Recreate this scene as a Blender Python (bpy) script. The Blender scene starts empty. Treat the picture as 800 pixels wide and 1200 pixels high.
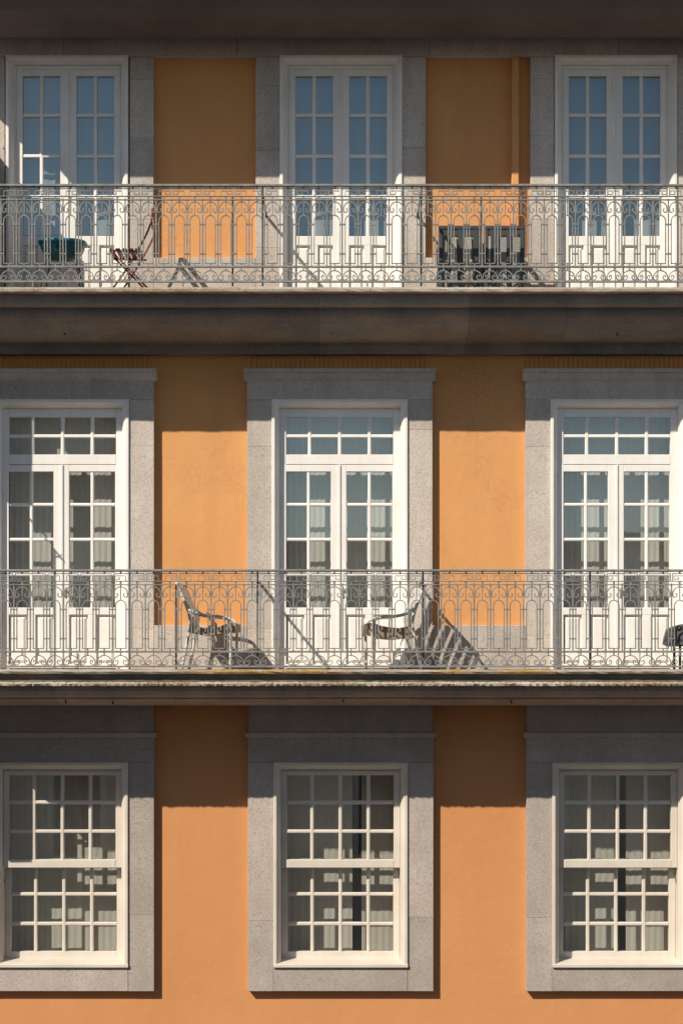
import bpy, bmesh, math, random
from mathutils import Vector
random.seed(7)
S = 0.009            # metres per unit of the measured facade grid
EYE = 785.0          # grid row at the eye level
Z0 = 8.5             # eye height above the street
D = 2167.0           # distance camera - wall in grid units
FX = 400.0
KX, KY = 0.90, 1.12  # sun travel per unit of depth
scene = bpy.context.scene
C = scene.collection

def W(x, y, t):
    return Vector(((x-FX)*S, -t*S, Z0+(EYE-y)*S))
def tru(v, t, c):    # real position of something measured from the lens at depth t
    return c + (v-c)/(1+t/D)
def tx(v, t): return tru(v, t, FX)
def ty(v, t): return tru(v, t, EYE)

WL = {}              # world location of each object
class MB:
    def __init__(s): s.v = []; s.f = []; s.tone = []
    def add(s, vs, fs, tone=None):
        n = len(s.v); s.v += [Vector(p) for p in vs]
        t = random.random() if tone is None else tone
        for f in fs: s.f.append([i+n for i in f]); s.tone.append(t)
    def box(s, x0, x1, y0, y1, t0, t1, bev=0.0, tone=None):
        if x0 > x1: x0, x1 = x1, x0
        if y0 > y1: y0, y1 = y1, y0
        if t0 > t1: t0, t1 = t1, t0
        if bev <= 0:
            c = [(x,y,t) for x in (x0,x1) for y in (y0,y1) for t in (t0,t1)]
            s.add([W(*p) for p in c], [(0,1,3,2),(4,6,7,5),(0,4,5,1),(2,3,7,6),(0,2,6,4),(1,5,7,3)], tone)
        else:
            b = bev; pts = []; 
            # chamfer of the four front edges
            outer = [(x0,y0),(x1,y0),(x1,y1),(x0,y1)]; inner = [(x0+b,y0+b),(x1-b,y0+b),(x1-b,y1-b),(x0+b,y1-b)]
            pts = [W(x,y,t0) for x,y in outer]+[W(x,y,t1-b) for x,y in outer]+[W(x,y,t1) for x,y in inner]
            fs = [(3,2,1,0),(8,9,10,11)]
            for i in range(4):
                j = (i+1) % 4; fs += [(i,j,4+j,4+i),(4+i,4+j,8+j,8+i)]
            s.add(pts, fs, tone)
    def prism(s, prof, x0, x1, n=1, jit=None, tone=None):   # profile [(t,y)] extruded along x
        m = len(prof); vs = []; fs = []
        for k in range(n+1):
            x = x0+(x1-x0)*k/n
            for i, (t, y) in enumerate(prof):
                j = jit(x, i) if jit else (0,0)
                vs.append(W(x, y+j[1], t+j[0]))
        for k in range(n):
            for i in range(m):
                j = (i+1) % m; fs.append((k*m+i, k*m+j, (k+1)*m+j, (k+1)*m+i))
        fs.append(tuple(range(m))); fs.append(tuple(reversed(range(n*m, n*m+m))))
        s.add(vs, fs, tone)
    def ring(s, x0, x1, y0, y1, prof, open_bottom=False, tone=0.5):  # mitred frame from (inset, t) profile
        loops = []
        for d, t in prof:
            yb = y1 if open_bottom else y1-d
            loops.append([W(x0+d,yb,t), W(x0+d,y0+d,t), W(x1-d,y0+d,t), W(x1-d,yb,t)])
        vs = [p for l in loops for p in l]; fs = []
        for k in range(len(loops)-1):
            for i in range(3 if open_bottom else 4):
                j = (i+1) % 4; fs.append((k*4+i, k*4+j, (k+1)*4+j, (k+1)*4+i))
        s.add(vs, fs, tone)
    def bar(s, pts, w, d, tone=0.5, closed=False):   # flat bar following (x,y) points at depth t0, w wide in the plane, d deep
        t0 = pts[0][2]; n = len(pts); vs = []; fs = []
        for i, p in enumerate(pts):
            a = pts[max(i-1,0)]; b = pts[min(i+1,n-1)]
            dx, dy = b[0]-a[0], b[1]-a[1]; L = math.hypot(dx,dy) or 1
            nx, ny = -dy/L*w/2, dx/L*w/2
            for sg, dt in ((1,d/2),(-1,d/2),(-1,-d/2),(1,-d/2)):
                vs.append(W(p[0]+sg*nx, p[1]+sg*ny, t0+dt))
        for i in range(n-1):
            for k in range(4):
                j = (k+1) % 4; fs.append((i*4+k, i*4+j, i*4+4+j, i*4+4+k))
        fs += [(0,1,2,3),(n*4-1,n*4-2,n*4-3,n*4-4)]
        s.add(vs, fs, tone)
    def tube(s, pts, r, n=8, tone=0.5):              # world-space tube
        pts = [Vector(p) for p in pts]; m = len(pts); vs = []; fs = []
        rr = r if isinstance(r, (list,tuple)) else [r]*m
        up = None
        for i, p in enumerate(pts):
            d = (pts[min(i+1,m-1)]-pts[max(i-1,0)]).normalized()
            if up is None or abs(d.dot(up)) > .99: up = Vector((0,1,0)) if abs(d.y) < .9 else Vector((1,0,0))
            a = d.cross(up).normalized(); b = d.cross(a).normalized(); up = (up - d*up.dot(d)).normalized()
            for k in range(n):
                q = 2*math.pi*k/n; vs.append(p+(a*math.cos(q)+b*math.sin(q))*rr[i])
        for i in range(m-1):
            for k in range(n):
                j = (k+1) % n; fs.append((i*n+k, i*n+j, i*n+n+j, i*n+n+k))
        fs += [tuple(range(n)), tuple(reversed(range((m-1)*n, m*n)))]
        s.add(vs, fs, tone)
    def slab(s, c, sx, sy, sz, rot=None, tone=None): # world-space box centre c, half sizes
        vs = []
        for a in (-1,1):
            for b in (-1,1):
                for d in (-1,1):
                    p = Vector((a*sx,b*sy,d*sz))
                    if rot: p = rot @ p
                    vs.append(Vector(c)+p)
        s.add(vs, [(0,1,3,2),(4,6,7,5),(0,4,5,1),(2,3,7,6),(0,2,6,4),(1,5,7,3)], tone)
    def build(s, name, mat, parent=None, smooth=False, origin=None, raw=False):
        lo = Vector([min(v[i] for v in s.v) for i in range(3)]); hi = Vector([max(v[i] for v in s.v) for i in range(3)])
        o0 = Vector(origin) if origin is not None else Vector(((lo.x+hi.x)/2, (lo.y+hi.y)/2, lo.z))
        me = bpy.data.meshes.new(name); me.from_pydata([v-o0 for v in s.v], [], s.f)
        at = me.attributes.new('tone', 'FLOAT', 'FACE'); at.data.foreach_set('value', s.tone)
        bm = bmesh.new(); bm.from_mesh(me); (bmesh.ops.recalc_face_normals(bm, faces=bm.faces) if not raw else None); bm.to_mesh(me); bm.free()
        if smooth: me.shade_smooth()
        me.materials.append(mat)
        o = bpy.data.objects.new(name, me); C.objects.link(o)
        WL[o.name] = o0
        if parent: o.parent = parent; o.location = o0-WL[parent.name]
        else: o.location = o0
        return o
def tag(o, label=None, cat=None, group=None, kind=None):
    if label: o['label'] = label
    if cat: o['category'] = cat
    if group: o['group'] = group
    if kind: o['kind'] = kind
    return o
def empty(name, loc, label=None, cat=None, group=None, parent=None):
    o = bpy.data.objects.new(name, None); C.objects.link(o); o.empty_display_size = .2
    WL[o.name] = Vector(loc); o.location = Vector(loc)-(WL[parent.name] if parent else Vector())
    if parent: o.parent = parent
    return tag(o, label, cat, group)

# ------------------------------------------------------------------ materials
def mat(name, col, rough=.7, metal=0, col2=None, nscale=6, nfac=1.0, fine=None, bump=0, bscale=40, tone=0, spec=None, streak=None, moss=None):
    m = bpy.data.materials.new(name); m.use_nodes = True; nt = m.node_tree; N = nt.nodes; L = nt.links
    b = N['Principled BSDF']; b.inputs['Roughness'].default_value = rough; b.inputs['Metallic'].default_value = metal
    if spec is not None: b.inputs['Specular IOR Level'].default_value = spec
    g = N.new('ShaderNodeNewGeometry'); pos = g.outputs['Position']
    cur = None
    def rgb(c):
        r = N.new('ShaderNodeRGB'); r.outputs[0].default_value = (*c,1); return r.outputs[0]
    def noise(scale, detail=4, stretch=None, rough_=.6):
        n = N.new('ShaderNodeTexNoise'); n.inputs['Scale'].default_value = scale; n.inputs['Detail'].default_value = detail
        n.inputs['Roughness'].default_value = rough_
        if stretch:
            mp = N.new('ShaderNodeMapping'); mp.inputs['Scale'].default_value = stretch; L.new(pos, mp.inputs[0]); L.new(mp.outputs[0], n.inputs['Vector'])
        else: L.new(pos, n.inputs['Vector'])
        return n.outputs['Fac']
    def ramp(x, lo, hi):
        r = N.new('ShaderNodeMapRange'); r.inputs[1].default_value = lo; r.inputs[2].default_value = hi; L.new(x, r.inputs[0]); return r.outputs[0]
    def mix(a, c, f, mode='MIX'):
        x = N.new('ShaderNodeMix'); x.data_type = 'RGBA'; x.blend_type = mode
        L.new(a, x.inputs[6]); L.new(c, x.inputs[7])
        if isinstance(f, (int,float)): x.inputs[0].default_value = f
        else: L.new(f, x.inputs[0])
        return x.outputs[2]
    def mul(a, k):
        x = N.new('ShaderNodeMath'); x.operation = 'MULTIPLY'; L.new(a, x.inputs[0])
        if isinstance(k,(int,float)): x.inputs[1].default_value = k
        else: L.new(k, x.inputs[1])
        return x.outputs[0]
    cur = rgb(col)
    if col2: cur = mix(cur, rgb(col2), mul(ramp(noise(nscale, 5), .38, .68), nfac))
    if fine:
        fs, dark, light = fine
        cur = mix(cur, rgb([c*dark for c in col]), ramp(noise(fs, 2), .52, .66))
        cur = mix(cur, rgb([min(1,c*light) for c in col]), ramp(noise(fs*1.37, 2), .56, .70))
    if tone:
        a = N.new('ShaderNodeAttribute'); a.attribute_name = 'tone'
        r = N.new('ShaderNodeMapRange'); r.inputs[3].default_value = 1-tone; r.inputs[4].default_value = 1+tone*.5; L.new(a.outputs['Fac'], r.inputs[0])
        cb = N.new('ShaderNodeCombineColor'); [L.new(r.outputs[0], cb.inputs[i]) for i in range(3)]
        cur = mix(cur, cb.outputs[0], 1.0, 'MULTIPLY')
    if streak:
        sc, amt, scol = streak
        cur = mix(cur, rgb(scol), mul(ramp(noise(sc, 4, (1,1,.12)), .45, .75), amt))
    if moss:
        mc, lo, hi = moss
        cur = mix(cur, rgb(mc), mul(ramp(noise(1.1, 3), lo, hi), ramp(noise(25, 3), .35, .6)))
    L.new(cur, b.inputs['Base Color'])
    if bump:
        bn = N.new('ShaderNodeBump'); bn.inputs['Strength'].default_value = 1; bn.inputs['Distance'].default_value = bump
        L.new(noise(bscale, 5), bn.inputs['Height']); L.new(bn.outputs[0], b.inputs['Normal'])
    return m
M = {}
M['orange'] = mat('orange plaster', (.71,.360,.142), .88, col2=(.67,.325,.122), nscale=.8, bump=.0045, bscale=10, streak=(3.2,.34,(.55,.25,.10)), spec=.15, moss=((.60,.285,.12),.48,.7))
M['peach'] = mat('dimmed peach plaster', (.645,.30,.124), .88, col2=(.60,.268,.105), nscale=.8, bump=.0045, bscale=10, streak=(3.2,.34,(.55,.25,.10)), spec=.15, moss=((.60,.285,.12),.48,.7))  # peachier hue, darkened to carry the lower storey's dimmer light
M['granite'] = mat('granite', (.61,.545,.48), .85, col2=(.53,.455,.39), nscale=2.4, fine=(60,.68,1.16), bump=.0025, bscale=70, tone=.15, spec=.2, streak=(6,.35,(.30,.26,.22)))
M['granite_low'] = mat('dimmed pink granite', (.49,.43,.38), .85, col2=(.41,.35,.30), nscale=2.4, fine=(60,.68,1.16), bump=.0025, bscale=70, tone=.15, spec=.2, streak=(6,.35,(.30,.26,.22)))  # granite copy; the lower storey's dimmer light is put into its colour
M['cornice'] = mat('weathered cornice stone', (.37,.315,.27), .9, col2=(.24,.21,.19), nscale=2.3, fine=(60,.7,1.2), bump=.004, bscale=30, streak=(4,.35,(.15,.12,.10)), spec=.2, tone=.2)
M['edge'] = mat('slab edge stone', (.46,.40,.34), .9, col2=(.34,.28,.22), nscale=4, bump=.006, bscale=22, moss=((.42,.25,.05),.48,.60), spec=.2)
M['edgetop'] = mat('upper slab edge stone', (.50,.44,.37), .9, col2=(.36,.29,.22), nscale=3, bump=.006, bscale=22, spec=.2, moss=((.30,.24,.13),.55,.7))
M['edgeb'] = mat('dark slab stone', (.085,.085,.075), .9, col2=(.16,.14,.11), nscale=3, bump=.006, bscale=22, spec=.2)  # darker stone colour for the recessed band below the slab edge
M['lime'] = mat('flaking lime ledge', (.50,.44,.37), .9, col2=(.27,.20,.11), nscale=1.9, bump=.012, bscale=18, spec=.2)
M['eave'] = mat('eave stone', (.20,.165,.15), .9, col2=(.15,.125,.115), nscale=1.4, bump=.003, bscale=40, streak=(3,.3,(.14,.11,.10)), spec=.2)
M['white'] = mat('white paint', (.87,.845,.80), .45, col2=(.81,.78,.73), nscale=3, bump=.0008, bscale=30, spec=.3, streak=(9,.16,(.50,.44,.37)))
M['whitelow'] = mat('dimmed cream paint', (.70,.64,.555), .5, col2=(.62,.56,.48), nscale=3, bump=.0008, bscale=30, spec=.3, streak=(9,.16,(.50,.44,.37)))  # cream tint, dimmed in colour along with the rest of the lower storey
M['rail'] = mat('grey railing paint', (.245,.262,.252), .5, col2=(.17,.15,.13), nscale=14, spec=.5, bump=.001, bscale=90)
M['iron'] = mat('dark iron', (.035,.045,.05), .5, col2=(.06,.045,.035), nscale=30)
M['latch'] = mat('latch metal', (.5,.49,.46), .4)
M['room'] = mat('room plaster', (.5,.46,.42), .9)
M['metal'] = mat('pale grey chair frame', (.66,.64,.60), .4, col2=(.50,.48,.45), nscale=12)
M['weave'] = mat('brown woven seat', (.34,.265,.195), .8, fine=(320,.7,1.4), bump=.002, bscale=150)
M['weave2'] = mat('grey brown woven panel', (.40,.36,.30), .8, fine=(120,.6,1.5), bump=.002, bscale=150)
M['weave3'] = mat('grey green lining', (.27,.27,.25), .8, fine=(90,.6,1.6))
M['red'] = mat('dark red wood', (.12,.02,.018), .5, col2=(.10,.02,.018), nscale=18)
M['redmetal'] = mat('red painted metal', (.20,.028,.026), .45)
M['teal'] = mat('teal plastic', (.006,.085,.13), .4)  # seat body, darkened in colour to stand for its shade
M['tealrim'] = mat('sunlit teal plastic', (.012,.29,.40), .35)  # same plastic on the rim, with the sunlight put into the colour
M['slate'] = mat('dark slate resin', (.05,.055,.062), .5)
M['black'] = mat('black fabric with grey figures', (.02,.02,.024), .8, col2=(.22,.22,.24), nscale=14, nfac=.9)
M['road'] = mat('asphalt', (.05,.05,.05), .9, col2=(.07,.068,.065), nscale=3, bump=.004, bscale=80)
M['pave'] = mat('paving', (.30,.27,.24), .9, col2=(.22,.2,.18), nscale=3)
M['ground'] = mat('ground', (.16,.14,.12), .95, col2=(.2,.18,.14), nscale=.2)
M['opp'] = mat('pale facade', (.76,.68,.58), .85, col2=(.66,.58,.49), nscale=1.2)
M['tile'] = mat('roof tiles', (.28,.11,.06), .85, col2=(.2,.09,.06), nscale=5)
M['shade_panel'] = mat('frosted screen', (.30,.29,.28), .6)

def glass_mat():
    m = bpy.data.materials.new('window glass'); m.use_nodes = True; nt = m.node_tree; N = nt.nodes; L = nt.links
    N.remove(N['Principled BSDF']); out = N['Material Output']
    tr = N.new('ShaderNodeBsdfTransparent'); tr.inputs[0].default_value = (.90,.93,.92,1)
    gl = N.new('ShaderNodeBsdfGlossy'); gl.inputs['Roughness'].default_value = .015; gl.inputs[0].default_value = (.86,.98,.97,1)
    lw = N.new('ShaderNodeLayerWeight'); lw.inputs[0].default_value = .5; fr = N.new('ShaderNodeMath'); fr.operation = 'POWER'; fr.inputs[1].default_value = 5; L.new(lw.outputs['Facing'], fr.inputs[0])
    mr = N.new('ShaderNodeMapRange'); mr.inputs[1].default_value = 0; mr.inputs[2].default_value = 1; mr.inputs[3].default_value = .20; mr.inputs[4].default_value = 1
    mx = N.new('ShaderNodeMixShader'); L.new(fr.outputs[0], mr.inputs[0]); L.new(mr.outputs[0], mx.inputs[0])
    L.new(tr.outputs[0], mx.inputs[1]); L.new(gl.outputs[0], mx.inputs[2]); L.new(mx.outputs[0], out.inputs[0])
    n = N.new('ShaderNodeTexNoise'); n.inputs['Scale'].default_value = 3.2; n.inputs['Detail'].default_value = 1
    g = N.new('ShaderNodeNewGeometry'); L.new(g.outputs['Position'], n.inputs['Vector'])
    b = N.new('ShaderNodeBump'); b.inputs['Distance'].default_value = .0002; b.inputs['Strength'].default_value = 1
    L.new(n.outputs[0], b.inputs['Height']); L.new(b.outputs[0], gl.inputs['Normal'])
    return m
M['glass'] = glass_mat()
def curtain_mat(name, c, tl=.35, alpha=1.0):
    m = bpy.data.materials.new(name); m.use_nodes = True; nt = m.node_tree; N = nt.nodes; L = nt.links
    N.remove(N['Principled BSDF']); out = N['Material Output']
    d = N.new('ShaderNodeBsdfDiffuse'); d.inputs[0].default_value = (*c,1)
    t = N.new('ShaderNodeBsdfTranslucent'); t.inputs[0].default_value = (*c,1)
    x = N.new('ShaderNodeMixShader'); x.inputs[0].default_value = tl; L.new(d.outputs[0], x.inputs[1]); L.new(t.outputs[0], x.inputs[2])
    L.new(x.outputs[0], out.inputs[0]); return m
M['curtain'] = curtain_mat('white curtain cloth', (.88,.85,.79))
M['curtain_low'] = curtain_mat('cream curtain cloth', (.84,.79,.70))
M['blind'] = curtain_mat('pale blue lining', (.45,.50,.52), .3)

# ------------------------------------------------------------------ the building
B = empty('apartment_building', (0,0,0), 'orange plastered apartment building with grey granite window surrounds and two long stone balconies', 'building')
CX = {'mid': [73.5, 398, 722.5, 1047], 'top': [80.5, 399.5, 719.5, 1039], 'low': [73.5, 399, 723.5, 1048]}
holes = []
for c in CX['mid']: holes.append((c-78, c+78, 471, 786))
for c in CX['top']: holes.append((c-70, c+70, 69, 368))
for c in CX['low']: holes.append((c-77, c+77, 894, 1129))
GY = EYE+Z0/S
def wall():
    x0, x1, y0, y1 = -75, 1240, -20, GY-80
    xs = sorted({x0,x1,*[h[0] for h in holes],*[h[1] for h in holes], 181, 300, 498, 620})
    ys = sorted({y0,y1,800,*[h[2] for h in holes],*[h[3] for h in holes], 600, 1000, 1300, 1500})
    m = MB(); ml = MB()
    for i in range(len(xs)-1):
        for j in range(len(ys)-1):
            a,b,c,d = xs[i],xs[i+1],ys[j],ys[j+1]; mx,my = (a+b)/2,(c+d)/2
            if any(h[0]<mx<h[1] and h[2]<my<h[3] for h in holes): continue
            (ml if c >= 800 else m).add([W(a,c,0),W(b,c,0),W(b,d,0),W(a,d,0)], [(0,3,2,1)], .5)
    for h in holes:
        a,b,c,d = h
        p = [W(a,c,0),W(b,c,0),W(b,d,0),W(a,d,0),W(a,c,-45),W(b,c,-45),W(b,d,-45),W(a,d,-45)]
        (ml if c >= 800 else m).add(p, [(0,1,5,4),(1,2,6,5),(2,3,7,6),(3,0,4,7)], .5)
    m.build('wall', M['orange'], B); tag(ml.build('wall', M['peach'], B), 'peach wall below the lower balcony, its dimmer light put into the colour')
    m = MB(); m.box(-75,1240,-20,GY,-700,-690); m.box(-75,-65,-20,GY,-690,-2); m.box(1230,1240,-20,GY,-690,-2); m.box(-75,1240,-30,-20,-700,0)
    m.build('rear_wall', M['orange'], B)
    m = MB()
    for h in holes:
        a,b,c,d = h[0]-60,h[1]+60,h[2]-30,h[3]+5
        p = [W(a,c,-45),W(b,c,-45),W(b,d,-45),W(a,d,-45),W(a,c,-420),W(b,c,-420),W(b,d,-420),W(a,d,-420)]
        m.add(p, [(0,1,5,4),(1,2,6,5),(2,3,7,6),(3,0,4,7),(4,5,6,7)], .5)
        q = [W(h[0],h[2],-45),W(h[1],h[2],-45),W(h[1],h[3],-45),W(h[0],h[3],-45)]
        m.add(p[:4]+q, [(0,1,5,4),(1,2,6,5),(2,3,7,6),(3,0,4,7)], .5)
    m.build('interior_room', M['room'], B)
    m = MB(); m.box(-75,1240,GY-80,GY,-10,14,1)
    m.build('plinth', M['granite'], B)
wall()

G = 10.0   # granite face depth
def jamb(m, x0, x1, y0, y1, cuts, t=G):
    ys = [y0]+[c for c in cuts if y0<c<y1]+[y1]
    for a, b in zip(ys, ys[1:]):
        m.box(x0, x1, a+.08, b-.08, -3, t+random.uniform(-.12,.12), .25)
def surround(c, fl):
    m = MB()
    if fl == 'mid':
        hw = 108
        jamb(m, c-hw, c-79.3, 470, 784, [random.uniform(522,530), random.uniform(735,747)])
        jamb(m, c+79.3, c+hw, 470, 784, [random.uniform(490,530), random.uniform(735,747)])
        m.box(c-hw, c+hw, 447, 469.85, -3, G, .25)
        o = m.build('window_surround', M['granite'], B)
        k = MB(); k.prism([(0,448),(G+.4,448),(G+2.5,445),(G+4.5,441),(G+5,440),(G+5,439.2),(G+8,438.6),(G+8,434.5),(0,434)], c-hw-3.5, c+hw+3.5)
        k.build('moulded_cap', M['granite'], o)
        k = MB(); x = c-hw+1
        while x < c+hw-3: k.box(x, x+3.2, 418.5, 433.8, 0.3, 1.5, .6, .5); x += 5.6
        k.build('ribbed_band', M['orange'], o)
    elif fl == 'low':
        hw = 108
        jamb(m, c-hw, c-78.3, 893, 1160, [random.uniform(1073,1078)])
        jamb(m, c+78.3, c+hw, 893, 1160, [random.uniform(1070,1080)])
        m.box(c-78, c+78, 1132, 1160, -3, G-.1, .5)
        m.box(c-hw, c+hw, 864, 892.85, -3, G, .25)
        m.box(c-hw+1, c+hw-1, 826, 857.5, -3, G-1, .5)
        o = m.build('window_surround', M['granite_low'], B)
        k = MB(); k.prism([(0,864),(G+.4,864),(G+3,861),(G+3.5,858),(0,857.2)], c-hw-3, c+hw+3)
        k.build('moulded_cap', M['granite_low'], o)
    return m
for c in CX['mid']: surround(c, 'mid')
for c in CX['low']: surround(c, 'low')
# stone base between the first-floor doors, and the stone of the top storey
m = MB()
for a, b in zip(CX['mid'], CX['mid'][1:]):
    m = MB(); m.box(a+108.2, b-108.2, 733, 784.4, -3, G-.2, .5); m.build('stone_base', M['granite'], B)
m = MB()
tp = CX['top']
edges = [(-75, tp[0]-73, ), (tp[0]+73, 181), (300, tp[1]-71), (tp[1]+71, 498), (620, tp[2]-72), (tp[2]+72, 818), (940, tp[3]-72), (tp[3]+72, 1240)]
for a, b in edges:
    m = MB(); jamb(m, a, b, 70, 364, [random.uniform(95,110), random.uniform(155,180), random.uniform(245,300)]); m.build('stone_pilaster', M['granite'], B)
m = MB()
for a, b in ((181,300),(498,620),(818,940)):
    m = MB(); m.box(a+.2, b-.2, 304, 364, -3, G-.2, .5); m.build('stone_base', M['granite'], B)
m = MB(); x = -75
while x < 1240:
    w = random.uniform(150,230); m.box(x+.2, min(x+w,1240)-.2, 34, 69.6, -3, G, .5); x += w
m.build('stone_frieze', M['granite'], B)
# eaves: deep moulded cornice
prof = [(0,2),(171,2),(173,14),(171,22),(170,31),(128,33),(127,40),(118,43),(112,50),(100,57),(84,61),(64,62.5),(52,61.5),(48,57),(46,54.5),(30,52),(22,48),(17,43),(13,36),(0,36)]
m = MB(); m.prism(prof, -64, 1300, 30, lambda x,i: (random.uniform(-.4,.4), random.uniform(-.3,.3)))
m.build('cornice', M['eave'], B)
m = MB(); m.prism([(180,2),(180,-6),(-350,-170),(-700,2)], -70, 1300); m.build('roof', M['tile'], B)

for x, y in ((234,188),(259,188.6),(283,188)):
    m = MB(); m.tube([W(x,y,-.5),W(x,y,.6)], .011, 7); m.build('wall_plug', M['granite'], B)
for x, y, t in ((76,389,60),(388,388,60),(722,390,60),(78,820,100),(133,821,92),(402,819,98),(598,820,98)):
    X_, Y_ = tx(x,t), ty(y,t)
    m = MB(); m.tube([W(X_,Y_-5,t-6),W(X_,Y_-1,t+1),W(X_+.3,Y_+4,t+1)], .009, 7); m.build('iron_hook', M['iron'], B)
# downpipe boxed in on the top storey
m = MB(); m.box(598, 606.5, 69.8, 304, .3, 13, .8, .5); m.build('downpipe', M['orange'], B)

# ------------------------------------------------------------------ balconies
def jitter(a): return lambda x, i: (random.uniform(-a,a), random.uniform(-a*.7,a*.7))
SX0, SX1 = -45, 880
yt = ty(338, 124)
top_slab = MB()
def shelf(name, prof, mt, parent=None, n=120, a=.15, x0=SX0, x1=SX1):
    q = MB()
    if name in ('moulding', 'balcony_slab'):
        x = x0
        while x < x1:
            w_ = random.uniform(95,170); e = min(x1, x+w_)
            if x1-e < 40: e = x1
            dy = random.uniform(-.18,.18)
            q.prism([(t_+dy if t_ > 20 else t_, y_+(dy if t_ > 20 else 0)) for t_, y_ in prof], x+.12, e-.12, max(4,int((e-x)/8)), jitter(a)); x = e
    else: q.prism(prof, x0, x1, n, jitter(a))
    return q.build(name, mt, parent or B)
bt = shelf('balcony_slab', [(0,yt+.5),(124,yt),(124.6,yt+2),(124,yt+4.6),(118,yt+5.2),(0,yt+5.2)], M['edgetop'], a=.35)
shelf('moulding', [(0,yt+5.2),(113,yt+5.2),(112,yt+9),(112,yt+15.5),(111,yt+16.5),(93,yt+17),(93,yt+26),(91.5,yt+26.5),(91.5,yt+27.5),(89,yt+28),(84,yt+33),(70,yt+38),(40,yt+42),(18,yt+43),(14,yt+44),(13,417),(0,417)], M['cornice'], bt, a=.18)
ym = 784.5
bm_ = shelf('balcony_slab', [(0,ym),(124,ym),(124.8,ym+2.5),(123.5,ym+4.6),(117,ym+5.2),(0,ym+5.2)], M['edge'], a=.45)
shelf('dark_band', [(0,ym+5.2),(117,ym+5.2),(115.5,ym+9),(117.5,ym+14),(0,ym+14.2)], M['edgeb'], bm_, a=.3)
shelf('ledge', [(100,ym+14),(127.5,ym+14),(128.8,ym+15.8),(128,ym+18),(118,ym+18.4),(100,ym+18.4)], M['lime'], bm_, n=400, a=.75)
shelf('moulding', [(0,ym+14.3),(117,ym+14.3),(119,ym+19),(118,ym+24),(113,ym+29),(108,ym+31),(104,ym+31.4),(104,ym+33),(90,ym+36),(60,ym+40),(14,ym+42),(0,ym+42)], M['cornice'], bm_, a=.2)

def arc(cx, cy, r, a0, a1, n=8, ry=None):
    return [(cx+r*math.cos(math.radians(a0+(a1-a0)*i/n)), cy-(ry or r)*math.sin(math.radians(a0+(a1-a0)*i/n))) for i in range(n+1)]
RT = 118.0
def railing(y_off, pitch, phase, name_y):
    """y_off: shift from the first-floor railing measurements; all numbers measured at the lens"""
    def P(x, y): return (tx(x,RT), ty(y+y_off,RT), RT)
    R = empty('balcony_railing', W(FX, ty(785+y_off,RT), RT), parent=B)
    f = 1/(1+RT/D)
    # one scroll panel around x=0 (relative); mesh made once
    def panel(mir):
        m = MB(); cx = phase
        hp = pitch/2
        def path(pts, w=1.15, d=1.6):
            m.bar([P(cx+a, b) for a,b in pts], w*f, d)
        k = pitch/19.18
        sg = -1 if mir else 1
        path([(0,670.5),(0,673)], 1.6)
        path([(-hp*sg,672.6),(hp*.86*sg,672.6)], .9)
        path([(-5.5*sg,681.5),(-5.5*sg,675.2),(6.6*sg,675.2),(6.6*sg,679.2),(1.5*sg,679.2),(.8*sg,677.6),(2.6*sg,677.2)], 1.0)
        path([(hp*.86*sg,672.6),(hp*.86*sg,681.5)], .9)
        path([(0,681.6),(0,686)], 2.2)
        path([(0,686),(0,703)], 1.1)
        # omega arc with volutes
        r = 8.1*k
        right = arc(0,696.4,r,90,-25,10,8.4)+[(r*.72,700.3),(r*.45,699.0),(r*.40,696.6),(r*.60,695.6)]
        path(right, 1.15); path([(-a,b) for a,b in right], 1.15)
        # round headed loop
        q = 6.1*k
        loop = [(-q,760)]+[(a,b) for a,b in arc(0,710.3,q,180,0,12,6.6)]+[(q,760)]
        path(loop, 1.1); path([(-q-.5,760),(q+.5,760)], 1.1)
        # centre upright between the loops (on the boundary) with collars
        path([(hp,684),(hp,764)], 1.5)
        for yy in (714.3, 748.6): path([(q-.6,yy),(pitch-q+.6,yy)], 1.5, 2.4)
        path([(0,760),(0,768)], 1.4)
        r2 = 8.9*k
        right = arc(0,777.2,r2,90,-15,10,9.0)+[(r2*.8,780.2)]
        path(right, 1.15); path([(-a,b) for a,b in right], 1.15)
        v = [(r2*.98,778.5),(r2*.72,779.4),(r2*.42,778.2),(r2*.30,775.6),(r2*.45,773.6),(r2*.66,774.2),(r2*.62,776.2)]
        path(v, 1.1); path([(-a,b) for a,b in v], 1.1)
        return m
    x_first = phase
    protoA = None; n = 0
    i0 = math.ceil((tx(-45,0)-4-phase*1.0)/pitch)
    protos = [None, None]
    step = pitch*f*S
    lo = int((-78-phase)/pitch)+1; hi = int((900-phase)/pitch)
    for mir in (0,1):
        protos[mir] = panel(mir).build('scroll_panel', M['rail'], R)
    base = [p.location.copy() for p in protos]
    for i in range(lo, hi):
        mir = i % 2
        if i == 0: continue
        if i == 1: protos[1].location = base[1]+Vector((step,0,0)); continue
        o = protos[mir].copy(); C.objects.link(o); o.parent = R
        o.location = base[mir]+Vector((step*i,0,0))
    xa, xb = tx(phase+(lo-.5)*pitch,RT), tx(phase+(hi-.5)*pitch,RT)
    m = MB(); m.box(xa-1, xb+1, ty(667.6+y_off,RT), ty(670.4+y_off,RT), RT-3.2, RT+3.2, .5); m.build('handrail', M['rail'], R)
    for y0, y1 in ((681.0,682.0),(684.9,686.1),(762.6,764.9),(779.9,782.2)):
        m = MB(); m.box(xa, xb, ty(y0+y_off,RT), ty(y1+y_off,RT), RT-1.3, RT+1.3, .2); m.build('rail_bar', M['rail'], R)
    return R
R1 = railing(0, 19.18, 8.2, 'mid')
R2 = railing(-449.7, 18.11, 11.7, 'top')
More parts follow.
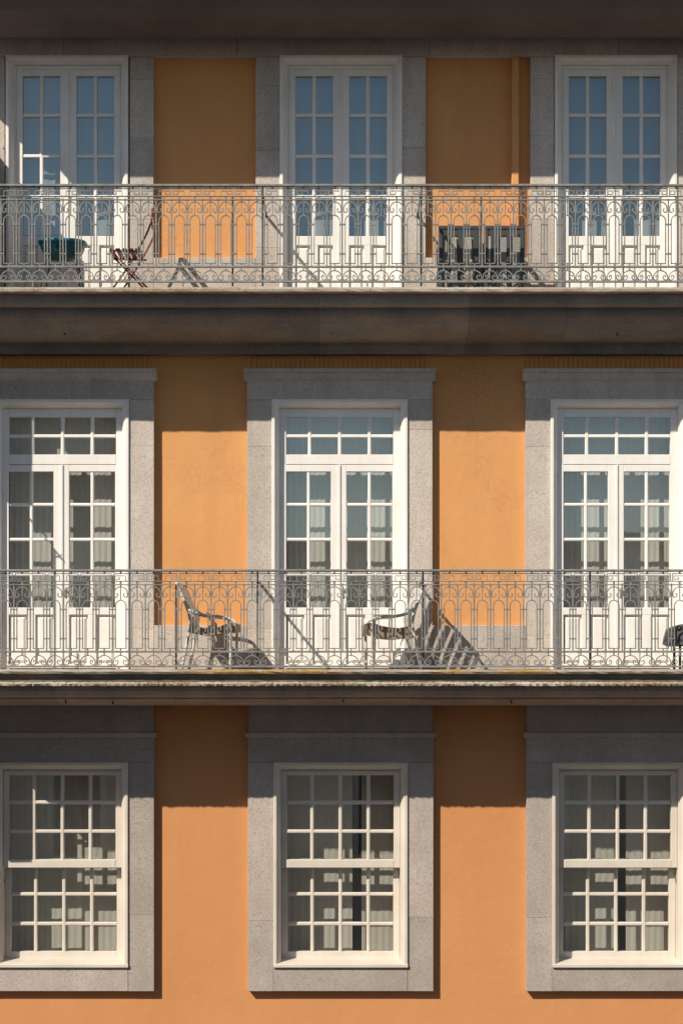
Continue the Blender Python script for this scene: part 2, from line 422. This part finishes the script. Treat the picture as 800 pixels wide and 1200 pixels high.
def stay(R, x, ya, yb, t=112, mt='iron', w=1.9):
    m = MB(); m.box(tx(x,t)-w/2, tx(x,t)+w/2, ty(ya,t), ty(yb,t), t-1.2, t+1.2, .3)
    m.build('post', M[mt], R)
def tie(R, x, y):
    xx = tx(x,112); yy = ty(y,112); m = MB(); m.box(xx-1.2, xx+1.2, yy, yy+2.4, G-1, RT-2)
    m.build('tie_bar', M['iron'], R)
fl1, fl2 = 784.4, ty(338,124)
for x in (-16, 302, 495, 690, 860): stay(R1, x, 669, 785.2)
stay(R1, 207, 685, 785.2)
for x in (302, 495): tie(R1, x, 680)
for x in (-16, 308, 493, 860): stay(R2, x, 219, 336.5)
for x in (273, 563): stay(R2, x, 233, 336.5)
for x in (308, 493): tie(R2, x, 227)
for R, xs, off in ((R1, (65, 140, 265, 375, 455, 563, 640, 735), 0), (R2, (40, 120, 215, 360, 430, 600, 690, 770), -449.7)):
    for x in xs: stay(R, x, 781+off, 786.5+off if off else 785.3, RT, 'rail', 1.6)

# ------------------------------------------------------------------ doors and windows
def pleats(name, x0, x1, y0, y1, t, mt, label, group, amp=2.0, wl=9.0, top_loc=None):
    m = MB(); n = int((x1-x0)/1.2); ph = random.uniform(0,6)
    vs = []; rows = 6
    a2 = random.uniform(.6,1.4)
    for j in range(rows+1):
        y = y0+(y1-y0)*j/rows
        for i in range(n+1):
            x = x0+(x1-x0)*i/n
            tt = t+amp*(.5+.5*j/rows)*(math.sin(x*2*math.pi/wl+ph+.25*math.sin(j+x*.05))+.5*math.sin(x*2*math.pi/(wl*2.7)+a2+ j*.12))
            vs.append(W(x,y,tt))
    fs = [(j*(n+1)+i, j*(n+1)+i+1, (j+1)*(n+1)+i+1, (j+1)*(n+1)+i) for j in range(rows) for i in range(n)]
    m.add(vs, fs, .5)
    return tag(m.build(name, mt, None, True), label, 'curtain', group)
CAS = [(0,8),(0,12),(.6,12.6),(3.4,12.6),(4,12),(6.5,9),(8,5),(8.5,4.6),(8.5,-2)]
def glazing(m, xs, ys, t0, t1, bw):
    """muntins centred on the lines xs, ys (lists of centre lines) spanning the glass area"""
def bars(m, gx0, gx1, gy0, gy1, vx, hy, t, bw=3.9, depth=3.0):
    for x in vx: m.box(x-bw/2, x+bw/2, gy0, gy1, t-depth, t, 1.0, .5)
    for y in hy: m.box(gx0, gx1, y-bw/2, y+bw/2, t-depth-.1, t-.25, 1.0, .5)
def french(c, fl):
    Wt = M['white']
    if fl == 'mid':
        top, bot, hw = 469.6, 784.2, 79.2
        d = MB(); d.ring(c-hw, c+hw, top, bot, CAS, True)
        # inner frame head/jambs
        F = d.build('french_door', Wt, B)
        fx = c+.0
        e = MB()
        e.box(c-71, c-62.6, 478, bot, -8, 0, .5, .5); e.box(c+62.6, c+71, 478, bot, -8, 0, .5, .5)
        e.box(c-62.5, c+62.5, 478, 488.6, -8, -.1, .5, .5)
        e.box(c-62.5, c+62.5, 532.6, 544.3, -8, -.1, .5, .5)
        bars(e, c-62.5, c+62.5, 488, 533, [c-35.2, c, c+34.8], [511], -.6, 4.2)
        e.build('transom_frame', Wt, F)
        for sg in (-1, 1):
            e = MB()
            g0, g1 = (c-62.6, c-10.4) if sg < 0 else (c+7.9, c+61.6)
            o0, o1 = (c-70.5, c-2.2) if sg < 0 else (c-1.8, c+70.5)
            e.box(o0, g0, 545, bot-1, -6, .4, .5, .5); e.box(g1, o1, 545, bot-1, -6, .4, .5, .5)
            e.box(g0-.1, g1+.1, 545, 552.8, -6, .3, .5, .5)
            e.box(g0-.1, g1+.1, 712, 720.5, -6, .3, .5, .5)
            e.box(g0-.1, g1+.1, 778, bot-1, -6, .3, .5, .5)
            mid = (g0+g1)/2
            bars(e, g0, g1, 552.5, 712.5, [mid], [591.3, 632.2, 673.1], -.4)
            e.box(mid-5, mid+5, 720.4, 778.1, -6, .2, .5, .5)
            L_ = e.build('door_leaf', Wt, F)
            p = MB()
            for a, b in ((g0, mid-5), (mid+5, g1)):
                p.box(a-.1, b+.1, 720.3, 778.2, -7, -4, 0, .5)
                # raised panel
                x0,x1,y0,y1 = a+2, b-2, 723, 776
                p.box(x0, x1, y0, y1, -4, -.8, 2.2, .5)
            p.build('raised_panel', Wt, F)
        p = MB(); p.box(c-2.4, c+1.2, 545, bot-1, .35, 2.2, .7, .5); p.build('meeting_strip', Wt, F)
        p = MB(); p.box(c+2.5, c+4.2, 688, 700, .4, 2.4, .4, .5); p.box(c+1.5,c+8,690,691.8,2.4,4.2,.4,.5); p.build('handle', M['latch'], F)
        g = MB(); g.add([W(c-62.6,488,-3.5),W(c+62.6,488,-3.5),W(c+62.6,533,-3.5),W(c-62.6,533,-3.5)], [(3,2,1,0)])
        for g0, g1 in ((c-62.6,c-10.3),(c+7.9,c+61.7)):
            k = random.uniform(-.25,.25); k2 = random.uniform(-.2,.2)
            g.add([W(g0,552,-3.5+k),W(g1,552,-3.5-k2),W(g1,712.5,-3.5-k),W(g0,712.5,-3.5+k2)], [(3,2,1,0)])
        g.build('pane', M['glass'], F, raw=True)
        p = MB(); p.box(c-79, c+79, 784.3, 786, -45, 1); p.build('threshold', M['granite'], F)
    else:
        top, bot, hw = 68.3, yt+.2, 71.3
        d = MB(); d.ring(c-hw, c+hw, top, bot, CAS, True)
        F = d.build('french_door', Wt, B)
        e = MB(); e.box(c-63, c-60.8, 77, bot, -8, 0, .3, .5); e.box(c+60.8, c+63, 77, bot, -8, 0, .3, .5); e.box(c-60.7, c+60.7, 77, 80.8, -8, -.1, .3, .5)
        e.build('door_frame', Wt, F)
        for sg in (-1,1):
            e = MB()
            g0, g1 = (c-53.5, c-9.5) if sg < 0 else (c+9.5, c+53.5)
            o0, o1 = (c-60.6, c-1.7) if sg < 0 else (c-1.3, c+60.6)
            e.box(o0, g0, 81, bot-1, -6, .4, .5, .5); e.box(g1, o1, 81, bot-1, -6, .4, .5, .5)
            e.box(g0-.1, g1+.1, 81, 89, -6, .3, .5, .5); e.box(g0-.1, g1+.1, 276.6, 287.5, -6, .3, .5, .5); e.box(g0-.1, g1+.1, 352, bot-1, -6, .3, .5, .5)
            mid = (g0+g1)/2
            bars(e, g0, g1, 88.8, 276.8, [mid], [134.6, 182.6, 230.4], -.4, 4.3)
            e.box(mid-4.6, mid+4.6, 287.4, 352.1, -6, .2, .5, .5)
            e.build('door_leaf', Wt, F)
            p = MB()
            for a, b in ((g0, mid-4.6), (mid+4.6, g1)):
                p.box(a-.1, b+.1, 287.3, 352.2, -7, -4, 0, .5); p.box(a+2, b-2, 290, 350, -4, -.8, 2.2, .5)
            p.build('raised_panel', Wt, F)
        p = MB(); p.box(c-2.6, c+.8, 81, bot-1, .35, 2.2, .7, .5); p.build('meeting_strip', Wt, F)
        g = MB()
        for g0, g1 in ((c-53.6,c-9.4),(c+9.4,c+53.6)):
            k = random.uniform(-.25,.25)
            g.add([W(g0,88.5,-3.5+k),W(g1,88.5,-3.5-k),W(g1,277,-3.5-k),W(g0,277,-3.5+k)], [(3,2,1,0)])
        g.build('pane', M['glass'], F, raw=True)
        for dx in (-hw-3, hw+2.5, -hw-26, hw+24):
            if abs(c+dx-FX) < 520 and -74 < c+dx:
                p = MB(); p.tube([W(c+dx,176,G-1), W(c+dx,176,G+3.2)], .009, 8); p.tube([W(c+dx,174.2,G+3), W(c+dx,178.4,G+3)], .007, 6); p.build('shutter_catch', M['latch'], F)
    return F
def sash(c):
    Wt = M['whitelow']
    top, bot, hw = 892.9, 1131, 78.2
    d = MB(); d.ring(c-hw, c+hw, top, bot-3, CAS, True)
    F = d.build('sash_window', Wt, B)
    p = MB(); p.prism([(-20,1124),(-13,1124.5),(4,1126.2),(12.6,1127.8),(13.2,1128.4),(13.2,1131.6),(-20,1131.6)], c-hw, c+hw, tone=.5); p.build('sill', Wt, F)
    p = MB()  # boxed jambs behind
    p.box(c-70.5, c-69.6, 901, 1126, -26, -.2); p.box(c+69.6, c+70.5, 901, 1126, -26, -.2); p.box(c-70, c+70, 901, 902.6, -26, -.2)
    p.box(c-78, c+78, 1126.2, 1132, -45, -19); p.build('window_box', Wt, F)
    X = [c-33.4, c-.2, c+32.6]
    u = MB()
    u.box(c-69.4, c-63, 902.8, 1017, -8, 0, .5, .5); u.box(c+62.2, c+69.4, 902.8, 1017, -8, 0, .5, .5)
    u.box(c-63.1, c+62.3, 902.8, 908.6, -8, -.1, .5, .5); u.box(c-63.1, c+62.3, 1007.4, 1017, -8, .5, .6, .5)
    bars(u, c-63, c+62.2, 908, 1008, X, [940.4, 974.5], -.5, 4.3)
    u.build('sash', Wt, F)
    u = MB(); T = -12.5
    u.box(c-69.4, c-62.5, 1008, 1125.5, T-8, T, .5, .5); u.box(c+62, c+69.4, 1008, 1125.5, T-8, T, .5, .5)
    u.box(c-62.6, c+62.1, 1008, 1018.6, T-8, T-.1, .5, .5); u.box(c-62.6, c+62.1, 1117, 1125.5, T-8, T-.1, .5, .5)
    bars(u, c-62.6, c+62.1, 1018, 1117.5, X, [1049.6, 1084.5], T-.5, 4.3)
    u.build('sash', Wt, F)
    g = MB(); k = random.uniform(-.2,.2)
    g.add([W(c-63.2,908,-4+k),W(c+62.4,908,-4-k),W(c+62.4,1008,-4-k),W(c-63.2,1008,-4+k)], [(3,2,1,0)])
    g.add([W(c-62.7,1018,T-4),W(c+62.2,1018,T-4+k),W(c+62.2,1118,T-4),W(c-62.7,1118,T-4+k)], [(3,2,1,0)])
    g.build('pane', M['glass'], F, raw=True)
    p = MB(); p.box(c-72.6, c-69.6, 1031.5, 1034.5, -11, -4); p.box(c+69.6, c+71.5, 1030, 1036, -11, -6); p.build('latch', M['iron'], F)
    return F
for c in CX['mid']: french(c, 'mid')
for c in CX['top']: french(c, 'top')
for c in CX['low']: sash(c)
pos3 = ['left', 'middle', 'right']
for i in range(3):
    c = CX['mid'][i]
    pleats('curtain', c-84, c+84, 476, 783, -27, M['curtain'], 'long white curtain behind the glass of the %s door on the lower balcony' % pos3[i], 'curtains behind the panes', .45, 7)
    c = CX['top'][i]
    pleats('curtain', c-76, c+76, 74, 362, -20, M['blind'], 'pale bluish curtain behind the shaded glass of the %s door on the upper balcony' % pos3[i], 'curtains behind the panes', .5, 14)
low = [[(-84, 16), (10, 84)], [(-84, 14), (25, 84)], [(-84, 3), (17, 84)]]
for i in range(3):
    c = CX['low'][i]
    for k, (a, b) in enumerate(low[i]):
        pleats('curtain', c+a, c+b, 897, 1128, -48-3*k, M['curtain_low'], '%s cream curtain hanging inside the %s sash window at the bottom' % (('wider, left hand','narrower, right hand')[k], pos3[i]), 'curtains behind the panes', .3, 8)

# partition between this balcony and the neighbour's, just outside the frame on the left
m = MB(); m.box(-13, -10, 172, yt, 0.5, 121, .4); m.build('balcony_partition', M['shade_panel'], B)

# neighbouring building and unseen fins, added and shaped to cast shadows at the left
NB = empty('neighbouring_building', W(-300, GY, 0), 'grey rendered neighbouring building beyond the left end of the balconies', 'building')
m = MB(); m.box(-700, -76, 60, GY, -690, -4); m.build('wall', M['opp'], NB)
m = MB()
for ya, yb in ((325, 461), (772, 880)): m.prism([(-4,ya),(117,ya),(117,yb),(95,yb+25),(-4,yb+60)], -72, -67, tone=.5)
m.build('shadow_fin', M['cornice'], NB)
m = MB(); m.box(-700,-76,GY-300,GY-120,-5,-2); m.build('shop_opening', M['slate'], NB)

# ------------------------------------------------------------------ furniture
def smooth_pts(pts, n=5):
    out = []; P = [pts[0]]+list(pts)+[pts[-1]]
    for i in range(1, len(P)-2):
        for k in range(n):
            u = k/n; a,b,c,d = [Vector(q) for q in P[i-1:i+3]]
            out.append(.5*((2*b)+(-a+c)*u+(2*a-5*b+4*c-d)*u*u+(-a+3*b-3*c+d)*u**3))
    out.append(Vector(pts[-1])); return out
def garden_chair(x, t, floor_y, flip, label, slatted, yaw):
    """x is the back foot; facing +x unless flip; numbers are grid units measured from the back foot and floor"""
    s = -1 if flip else 1
    base = W(x+s*28, floor_y, t)
    root = empty('garden_chair', base, label, 'chair', 'garden armchairs on the lower balcony')
    hw = 27.0
    def Q(a, h, w): return W(x+s*a, floor_y-h, t+w)
    for sg in (1,-1):
        w = sg*hw
        m = MB(); m.tube(smooth_pts([Q(0,0,w),Q(4,20,w),Q(9,45,w)]), [.016]*11, 10); m.build('leg', M['metal'], root, True)
        m = MB(); m.tube(smooth_pts([Q(55,0,w),Q(55.5,30,w),Q(55.5,46,w),Q(54,54,w),Q(50,57,w)]), .015, 10); m.build('leg', M['metal'], root, True)
        m = MB(); m.tube(smooth_pts([Q(8,68,w),Q(16,63,w),Q(28,60,w),Q(42,59.5,w),Q(51,56.5,w)]), [.013]+[.016]*19+[.013], 10); m.build('armrest', M['metal'], root, True)
        m = MB(); m.tube(smooth_pts([Q(9,45,w),Q(10,52,w),Q(7,66,w),Q(1,82,w),Q(-4,93,w),Q(-6,97,w)]), .016, 10); m.build('back_frame', M['metal'], root, True)
    m = MB(); m.tube([Q(-6,97,-hw),Q(-6,97,hw)], .0125, 10); m.tube([Q(55.5,42,-hw),Q(55.5,42,hw)], .01, 10); m.tube([Q(9,42,-hw),Q(9,42,hw)], .01, 10); m.build('cross_rail', M['metal'], root, True)
    # seat: a sagging sheet with thickness
    m = MB(); sect = [(9,50),(18,47.5),(30,47),(42,48.5),(52,51.5),(58,52.5),(61,50.5)]; th = 13 if slatted else 8.5
    vs = []; sect = [(q.x,q.y) for q in smooth_pts([(a,b,0) for a,b in sect],4)]; n = len(sect)
    for w in (-hw+1.5, hw-1.5):
        for a,b in sect: vs.append(Q(a,b,w))
        for a,b in sect: vs.append(Q(a,b-th,w))
    fs = []
    for i in range(n-1):
        fs += [(i,i+1,2*n+i+1,2*n+i),(n+i,3*n+i,3*n+i+1,n+i+1),(i,n+i,n+i+1,i+1),(2*n+i,2*n+i+1,3*n+i+1,3*n+i)]
    fs += [(0,2*n,3*n,n),(n-1,2*n-1,4*n-1,3*n-1)]
    m.add(vs, fs, .5); m.build('seat', M['weave'], root)
    m = MB(); bs = [(q.x,q.y) for q in smooth_pts([(9,48,0),(13,58,0),(9,70,0),(3,82,0),(-3,94,0)],4)]; n = len(bs)
    strips = [(-hw+1.5, hw-1.5)] if not slatted else [(-hw+2+k*8.6, -hw+2+k*8.6+5.0) for k in range(6)]
    for w0, w1 in strips:
        vs = []; fs = []
        for a,b in bs: vs += [Q(a,b,w0),Q(a,b,w1),Q(a-1.6,b,w1),Q(a-1.6,b,w0)]
        for i in range(n-1):
            for k in range(4): fs.append((i*4+k, i*4+(k+1)%4, i*4+4+(k+1)%4, i*4+4+k))
        fs += [(0,1,2,3),(n*4-1,n*4-2,n*4-3,n*4-4)]
        m.add(vs, fs, .5)
    m.build('backrest', M['metal'], root)
    root.rotation_euler.z = math.radians(yaw)
    return root
garden_chair(tx(217,62), 58, 784.4, False, 'pale grey framed armchair facing right, its back to the leftmost dark post', False, -4)
garden_chair(tx(489,62), 58, 784.4, True, 'slat backed armchair facing left in front of the middle door, brown seat', True, 7)

# red folding chair on the upper balcony
def folding_chair():
    fy = yt; t0, t1 = 38, 82
    root = empty('folding_chair', W(tx(158,60), fy, 60), 'dark red slatted folding chair on the upper balcony, side on, back beside the pilaster', 'chair')
    Xb = tx(182,60); Xf = tx(132,60)
    def bar(name, a, b, t, mt='redmetal', r=.010):
        m = MB(); m.tube([W(*a,t), W(*b,t)], r, 8); m.build(name, M[mt], root, True)
    sy = fy-50
    for t in (t0, t1):
        m = MB(); m.tube(smooth_pts([W(Xf-2,fy,t), W(Xf+22,fy-34,t), W(Xb-5,fy-74,t), W(Xb,fy-98,t)]), .0105, 8); m.build('leg', M['redmetal'], root, True)
        bar('leg', (Xf+2, sy+1), (Xb+1, fy), t+1.6)
        bar('seat_rail', (Xf-1, sy), (Xb-12, sy+1), t)
    for k in range(5):
        x = Xf-1+k*7.4; m = MB(); m.box(x, x+5, sy-2.2, sy-.6, t0-2, t1+2, .3); m.build('seat_slat', M['red'], root)
    for yy in (fy-95, fy-82):
        m = MB(); m.box(Xb-1.6, Xb-.2, yy, yy+7, t0-2, t1+2, .2); m.build('back_slat', M['red'], root)
    m = MB(); m.tube([W(Xf+1,fy-4,t0),W(Xf+1,fy-4,t1)], .008, 8); m.tube([W(Xb-2,fy-4,t0),W(Xb-2,fy-4,t1)], .008, 8); m.build('cross_bar', M['redmetal'], root, True)
folding_chair()

# teal shell seat
def shell():
    fy = yt; t = 70; cx = tx(74,t); hw = 25.5; hd = 21; ry = ty(285.5,t)
    root = empty('shell_chair', W(cx, fy, t), 'teal plastic shell seat on thin metal legs in front of the left upper door', 'chair')
    m = MB(); n = 40; rings = [(1.0,0),(1.02,1.6),(.985,3.2),(.95,7),(.86,12),(.70,16),(.48,18.8),(.22,20),(0.02,20.3)]
    vs = []; fs = []
    for k,(r,h) in enumerate(rings):
        for i in range(n):
            a = 2*math.pi*i/n; ca, sa = math.cos(a), math.sin(a)
            e = .72; px = math.copysign(abs(ca)**e, ca)*hw*r; pt = math.copysign(abs(sa)**e, sa)*hd*r
            vs.append(W(cx+px, ry+h, t+pt))
    inner = [(.9,0.2),(.86,6),(.7,13),(.4,16.5),(.02,17.5)]
    for k,(r,h) in enumerate(inner):
        for i in range(n):
            a = 2*math.pi*i/n; ca, sa = math.cos(a), math.sin(a); e=.72
            vs.append(W(cx+math.copysign(abs(ca)**e, ca)*hw*r, ry+h, t+math.copysign(abs(sa)**e, sa)*hd*r))
    R_ = len(rings); K = len(inner)
    for k in range(R_-1):
        for i in range(n): j=(i+1)%n; fs.append((k*n+i,k*n+j,(k+1)*n+j,(k+1)*n+i))
    for i in range(n): j=(i+1)%n; fs.append((i,j,R_*n+j,R_*n+i))
    for k in range(R_, R_+K-1):
        for i in range(n): j=(i+1)%n; fs.append((k*n+i,k*n+j,(k+1)*n+j,(k+1)*n+i))
    m.add(vs, fs, .5); m.build('seat', M['teal'], root, True)
    m = MB(); pts = [W(cx+math.copysign(abs(math.cos(a))**.72,math.cos(a))*hw*1.03, ry+.6, t+math.copysign(abs(math.sin(a))**.72,math.sin(a))*hd*1.03) for a in [2*math.pi*i/40 for i in range(41)]]
    m.tube(pts, .015, 8); m.build('rim', M['tealrim'], root, True)
    for sx in (-1,1):
        for st in (-1,1):
            m = MB(); m.tube([W(cx+sx*15,ry+16,t+st*11), W(cx+sx*24,fy,t+st*18)], .008, 8); m.build('leg', M['iron'], root, True)
shell()

# two dark resin chairs standing with their backs to the street
def resin_chair(x0, x1, label, kind):
    t = 62; fy = yt; a, b = tx(x0,t), tx(x1,t); top = ty(265,t); root = empty('resin_chair', W((a+b)/2, fy, t-18), label, 'chair', 'dark resin chairs on the upper balcony')
    w = b-a; sy = fy-44
    m = MB(); m.box(a, b, top, top+4.5, t-2, t+1.5, .8)
    m.box(a, a+5, top+4, sy+4, t-2, t+1.4, .8); m.box(b-5, b, top+4, sy+4, t-2, t+1.4, .8)
    m.build('back_frame', M['slate'], root)
    if kind == 0:
        for u0, u1 in ((.27,.44),(.56,.78)):
            m = MB(); m.prism([(t-.8,0),(t+.6,0),(t+.6,0),(t-.8,0)], 0, 1) if False else None
            xa, xb = a+u0*w, a+u1*w
            m.add([W(xa+2,top+13,t+.5),W(xb-2,top+13,t+.5),W(xb,fy-18,t+.5),W(xa,fy-18,t+.5),W(xa+2,top+13,t-.8),W(xb-2,top+13,t-.8),W(xb,fy-18,t-.8),W(xa,fy-18,t-.8)], [(0,1,2,3),(4,7,6,5),(0,4,5,1),(1,5,6,2),(2,6,7,3),(3,7,4,0)], .5)
            m.build('woven_panel', M['weave2'], root)
        sl = [(.19,.28),(.44,.57),(.78,.90)]
    else:
        m = MB(); xa, xb = a+.10*w, a+.17*w
        m.box(xa, xb, top+12, fy-18, t-.8, t+.5, .2, .5); m.build('woven_panel', M['weave2'], root)
        sl = [(.17,.36),(.56,.66)]
    m = MB()
    for u0, u1 in sl: m.box(a+u0*w, a+u1*w, top+4, fy-14, t-1.6, t+1.0, .6)
    m.box(a+4, b-4, top+4.3, top+10, t-1.2, t+.4, .4)
    m.build('back_slat', M['slate'], root)
    m = MB(); m.box(a+3, b-3, top+10, fy-8, t-4, t-2.2, 0, .5); m.build('back_lining', M['weave3'], root)
    m = MB(); m.box(a+1, b-1, sy, sy+5, t-46, t-5, 1); m.build('seat', M['slate'], root)
    for xx in (a, b-4.5):
        m = MB(); m.box(xx, xx+4.5, sy+4.2, fy, t-2, t+1.4, .6); m.build('leg', M['slate'], root)
        m = MB(); m.box(xx, xx+4.5, sy+4.2, fy, t-46, t-42, .6); m.build('leg', M['slate'], root)
        m = MB(); m.box(xx-.3, xx+4.2, sy-20, sy-16, t-44, t-2, .8); m.box(xx, xx+4, sy-16.2, sy, t-44, t-41, .6); m.build('armrest', M['slate'], root)
resin_chair(513.5, 565, 'dark resin chair with two woven back panels, nearer the stone pilaster on the left', 0)
resin_chair(566.5, 614, 'dark slate resin chair under the boxed orange downpipe', 1)

# black cushioned stool at the right edge
def stool():
    t = 62; x0 = tx(779,t); x1 = tx(838,t); fy = 784.4; root = empty('cushioned_stool', W((x0+x1)/2, fy, t), 'black patterned cushioned stool cut off by the right edge of the lower balcony', 'stool')
    m = MB(); n = 14; prof = []
    ya, yb = ty(731.5,t), ty(757,t)
    vs = []; fs = []; L_ = 12
    outline = [(0,yb-2),(1.2,yb-10),(4,ya+5.5),(9,ya+3),(18,ya),(x1-x0-10,ya-1),(x1-x0-2,ya+3),(x1-x0,yb-6),(x1-x0-2,yb),(6,yb+.5)]
    for tt, sh in ((t-24,2.5),(t-22,0),(t+22,0),(t+24,2.5)):
        cx = (x1-x0)/2; cy = (ya+yb)/2
        for a,b in outline: vs.append(W(x0+cx+(a-cx)*(1-sh*.04), cy+(b-cy)*(1-sh*.06), tt))
    k = len(outline)
    for q in range(3):
        for i in range(k): j=(i+1)%k; fs.append((q*k+i,q*k+j,(q+1)*k+j,(q+1)*k+i))
    fs += [tuple(range(k)), tuple(reversed(range(3*k,4*k)))]
    m.add(vs, fs, .5); m.build('cushion', M['black'], root)
    for dx in (13, x1-x0-12):
        for tt in (t-18, t+18):
            m = MB(); m.tube([W(x0+dx,yb,tt), W(x0+dx,fy,tt)], .014, 8); m.build('leg', M['iron'], root, True)
stool()
# drying rack standing just outside the left of the frame
root = empty('drying_rack', W(-10, 784.4, 85), 'thin metal drying rack at the far left end of the lower balcony', 'drying rack')
m = MB(); m.tube([W(-10,784.4,83), W(-10,552,83)], .011, 8); m.build('pole', M['iron'], root, True)
m = MB(); m.tube([W(-10,784.4,112), W(-10,640,112)], .011, 8); m.build('pole', M['iron'], root, True)
m = MB(); m.tube([W(-10,552,12), W(-10,552,96)], .009, 8); m.tube([W(-22,560,83),W(0,560,83)], .007, 8); m.build('arm', M['iron'], root, True)

# ------------------------------------------------------------------ street, opposite houses
def struct(name, m, mt): tag(m.build(name, mt), kind='structure')
m = MB(); m.add([(-600,-600,-.008),(600,-600,-.008),(600,600,-.008),(-600,600,-.008)], [(0,1,2,3)]); struct('ground', m, M['ground'])
m = MB(); m.add([(-80,-17.5,0),(80,-17.5,0),(80,-3,0),(-80,-3,0)], [(0,1,2,3)]); struct('road', m, M['road'])
m = MB(); m.slab((0,-1.45,.065),80,1.5,.065); struct('pavement', m, M['pave'])
m = MB(); m.slab((0,-19.1,.065),80,1.5,.065); struct('pavement', m, M['pave'])
def opposite(x0, x1, h, label, y0=-20.8):
    root = empty('street_house', ((x0+x1)/2, y0, 0), label, 'house', 'houses across the street')
    m = MB(); m.slab(((x0+x1)/2, y0-5, h/2), (x1-x0)/2, 5, h/2); m.build('wall', M['opp'], root)
    m = MB(); m.slab(((x0+x1)/2, y0-5, h+.15), (x1-x0)/2+.25, 5.3, .15); m.build('cornice', M['granite'], root)
    z = 1.0
    while z+2.2 < h:
        n = int((x1-x0)/2.8)
        for i in range(n):
            xx = x0+(x1-x0)*(i+.5)/n
            if abs(xx) < .6 and abs(z+1-Z0) < 2: pass
            f = MB(); f.slab((xx, y0+.03, z+1), .62, .05, 1.05); w_ = f.build('window', M['white'], root)
            f = MB(); f.slab((xx, y0+.085, z+1), .5, .008, .93); f.build('pane', M['slate'], w_)
        z += 3.4
opposite(-34, -16, 17.5, 'pale house across the street, far left of the row')
opposite(-15.9, -4.3, 16.8, 'tall pale house across the street')
opposite(-4.2, 9.5, 11.1, 'lower pale house straight across the street')
opposite(9.6, 30, 10.8, 'lowest pale house across the street, on the right')

# ------------------------------------------------------------------ light, sky, camera
w = bpy.data.worlds.new("World"); scene.world = w; w.use_nodes = True
nt = w.node_tree; bg = nt.nodes['Background']; sky = nt.nodes.new('ShaderNodeTexSky'); sky.sky_type = 'NISHITA'; sky.sun_disc = False
trav = Vector((KX, 1.0, -KY)).normalized()
sky.sun_elevation = math.asin(-trav.z); sky.sun_rotation = math.atan2(-trav.x, -trav.y); sky.air_density = 1.0; sky.dust_density = .6; sky.ozone_density = 1.5
nt.links.new(sky.outputs[0], bg.inputs[0]); bg.inputs[1].default_value = 0.070
sd = bpy.data.lights.new('sun', 'SUN'); sd.energy = 4.4; sd.angle = math.radians(.5); sd.color = (1, .905, .775)
so = bpy.data.objects.new('sun', sd); C.objects.link(so); so.rotation_euler = trav.to_track_quat('-Z','Y').to_euler(); so.location = (-10,-12,25)
cd = bpy.data.cameras.new('camera'); co = bpy.data.objects.new('camera', cd); C.objects.link(co)
co.location = (0, -D*S, Z0); co.rotation_euler = (math.radians(90), 0, 0)
cd.sensor_fit = 'VERTICAL'; cd.sensor_height = 36; cd.sensor_width = 24; cd.lens = 36*D/1200; cd.shift_y = (EYE-600)/1200; cd.clip_end = 2000; cd.clip_start = .05
scene.camera = co
scene.view_settings.view_transform = 'Standard'; scene.view_settings.look = 'None'; scene.view_settings.exposure = 0.25; scene.view_settings.gamma = 1
scene.view_settings.use_curve_mapping = False
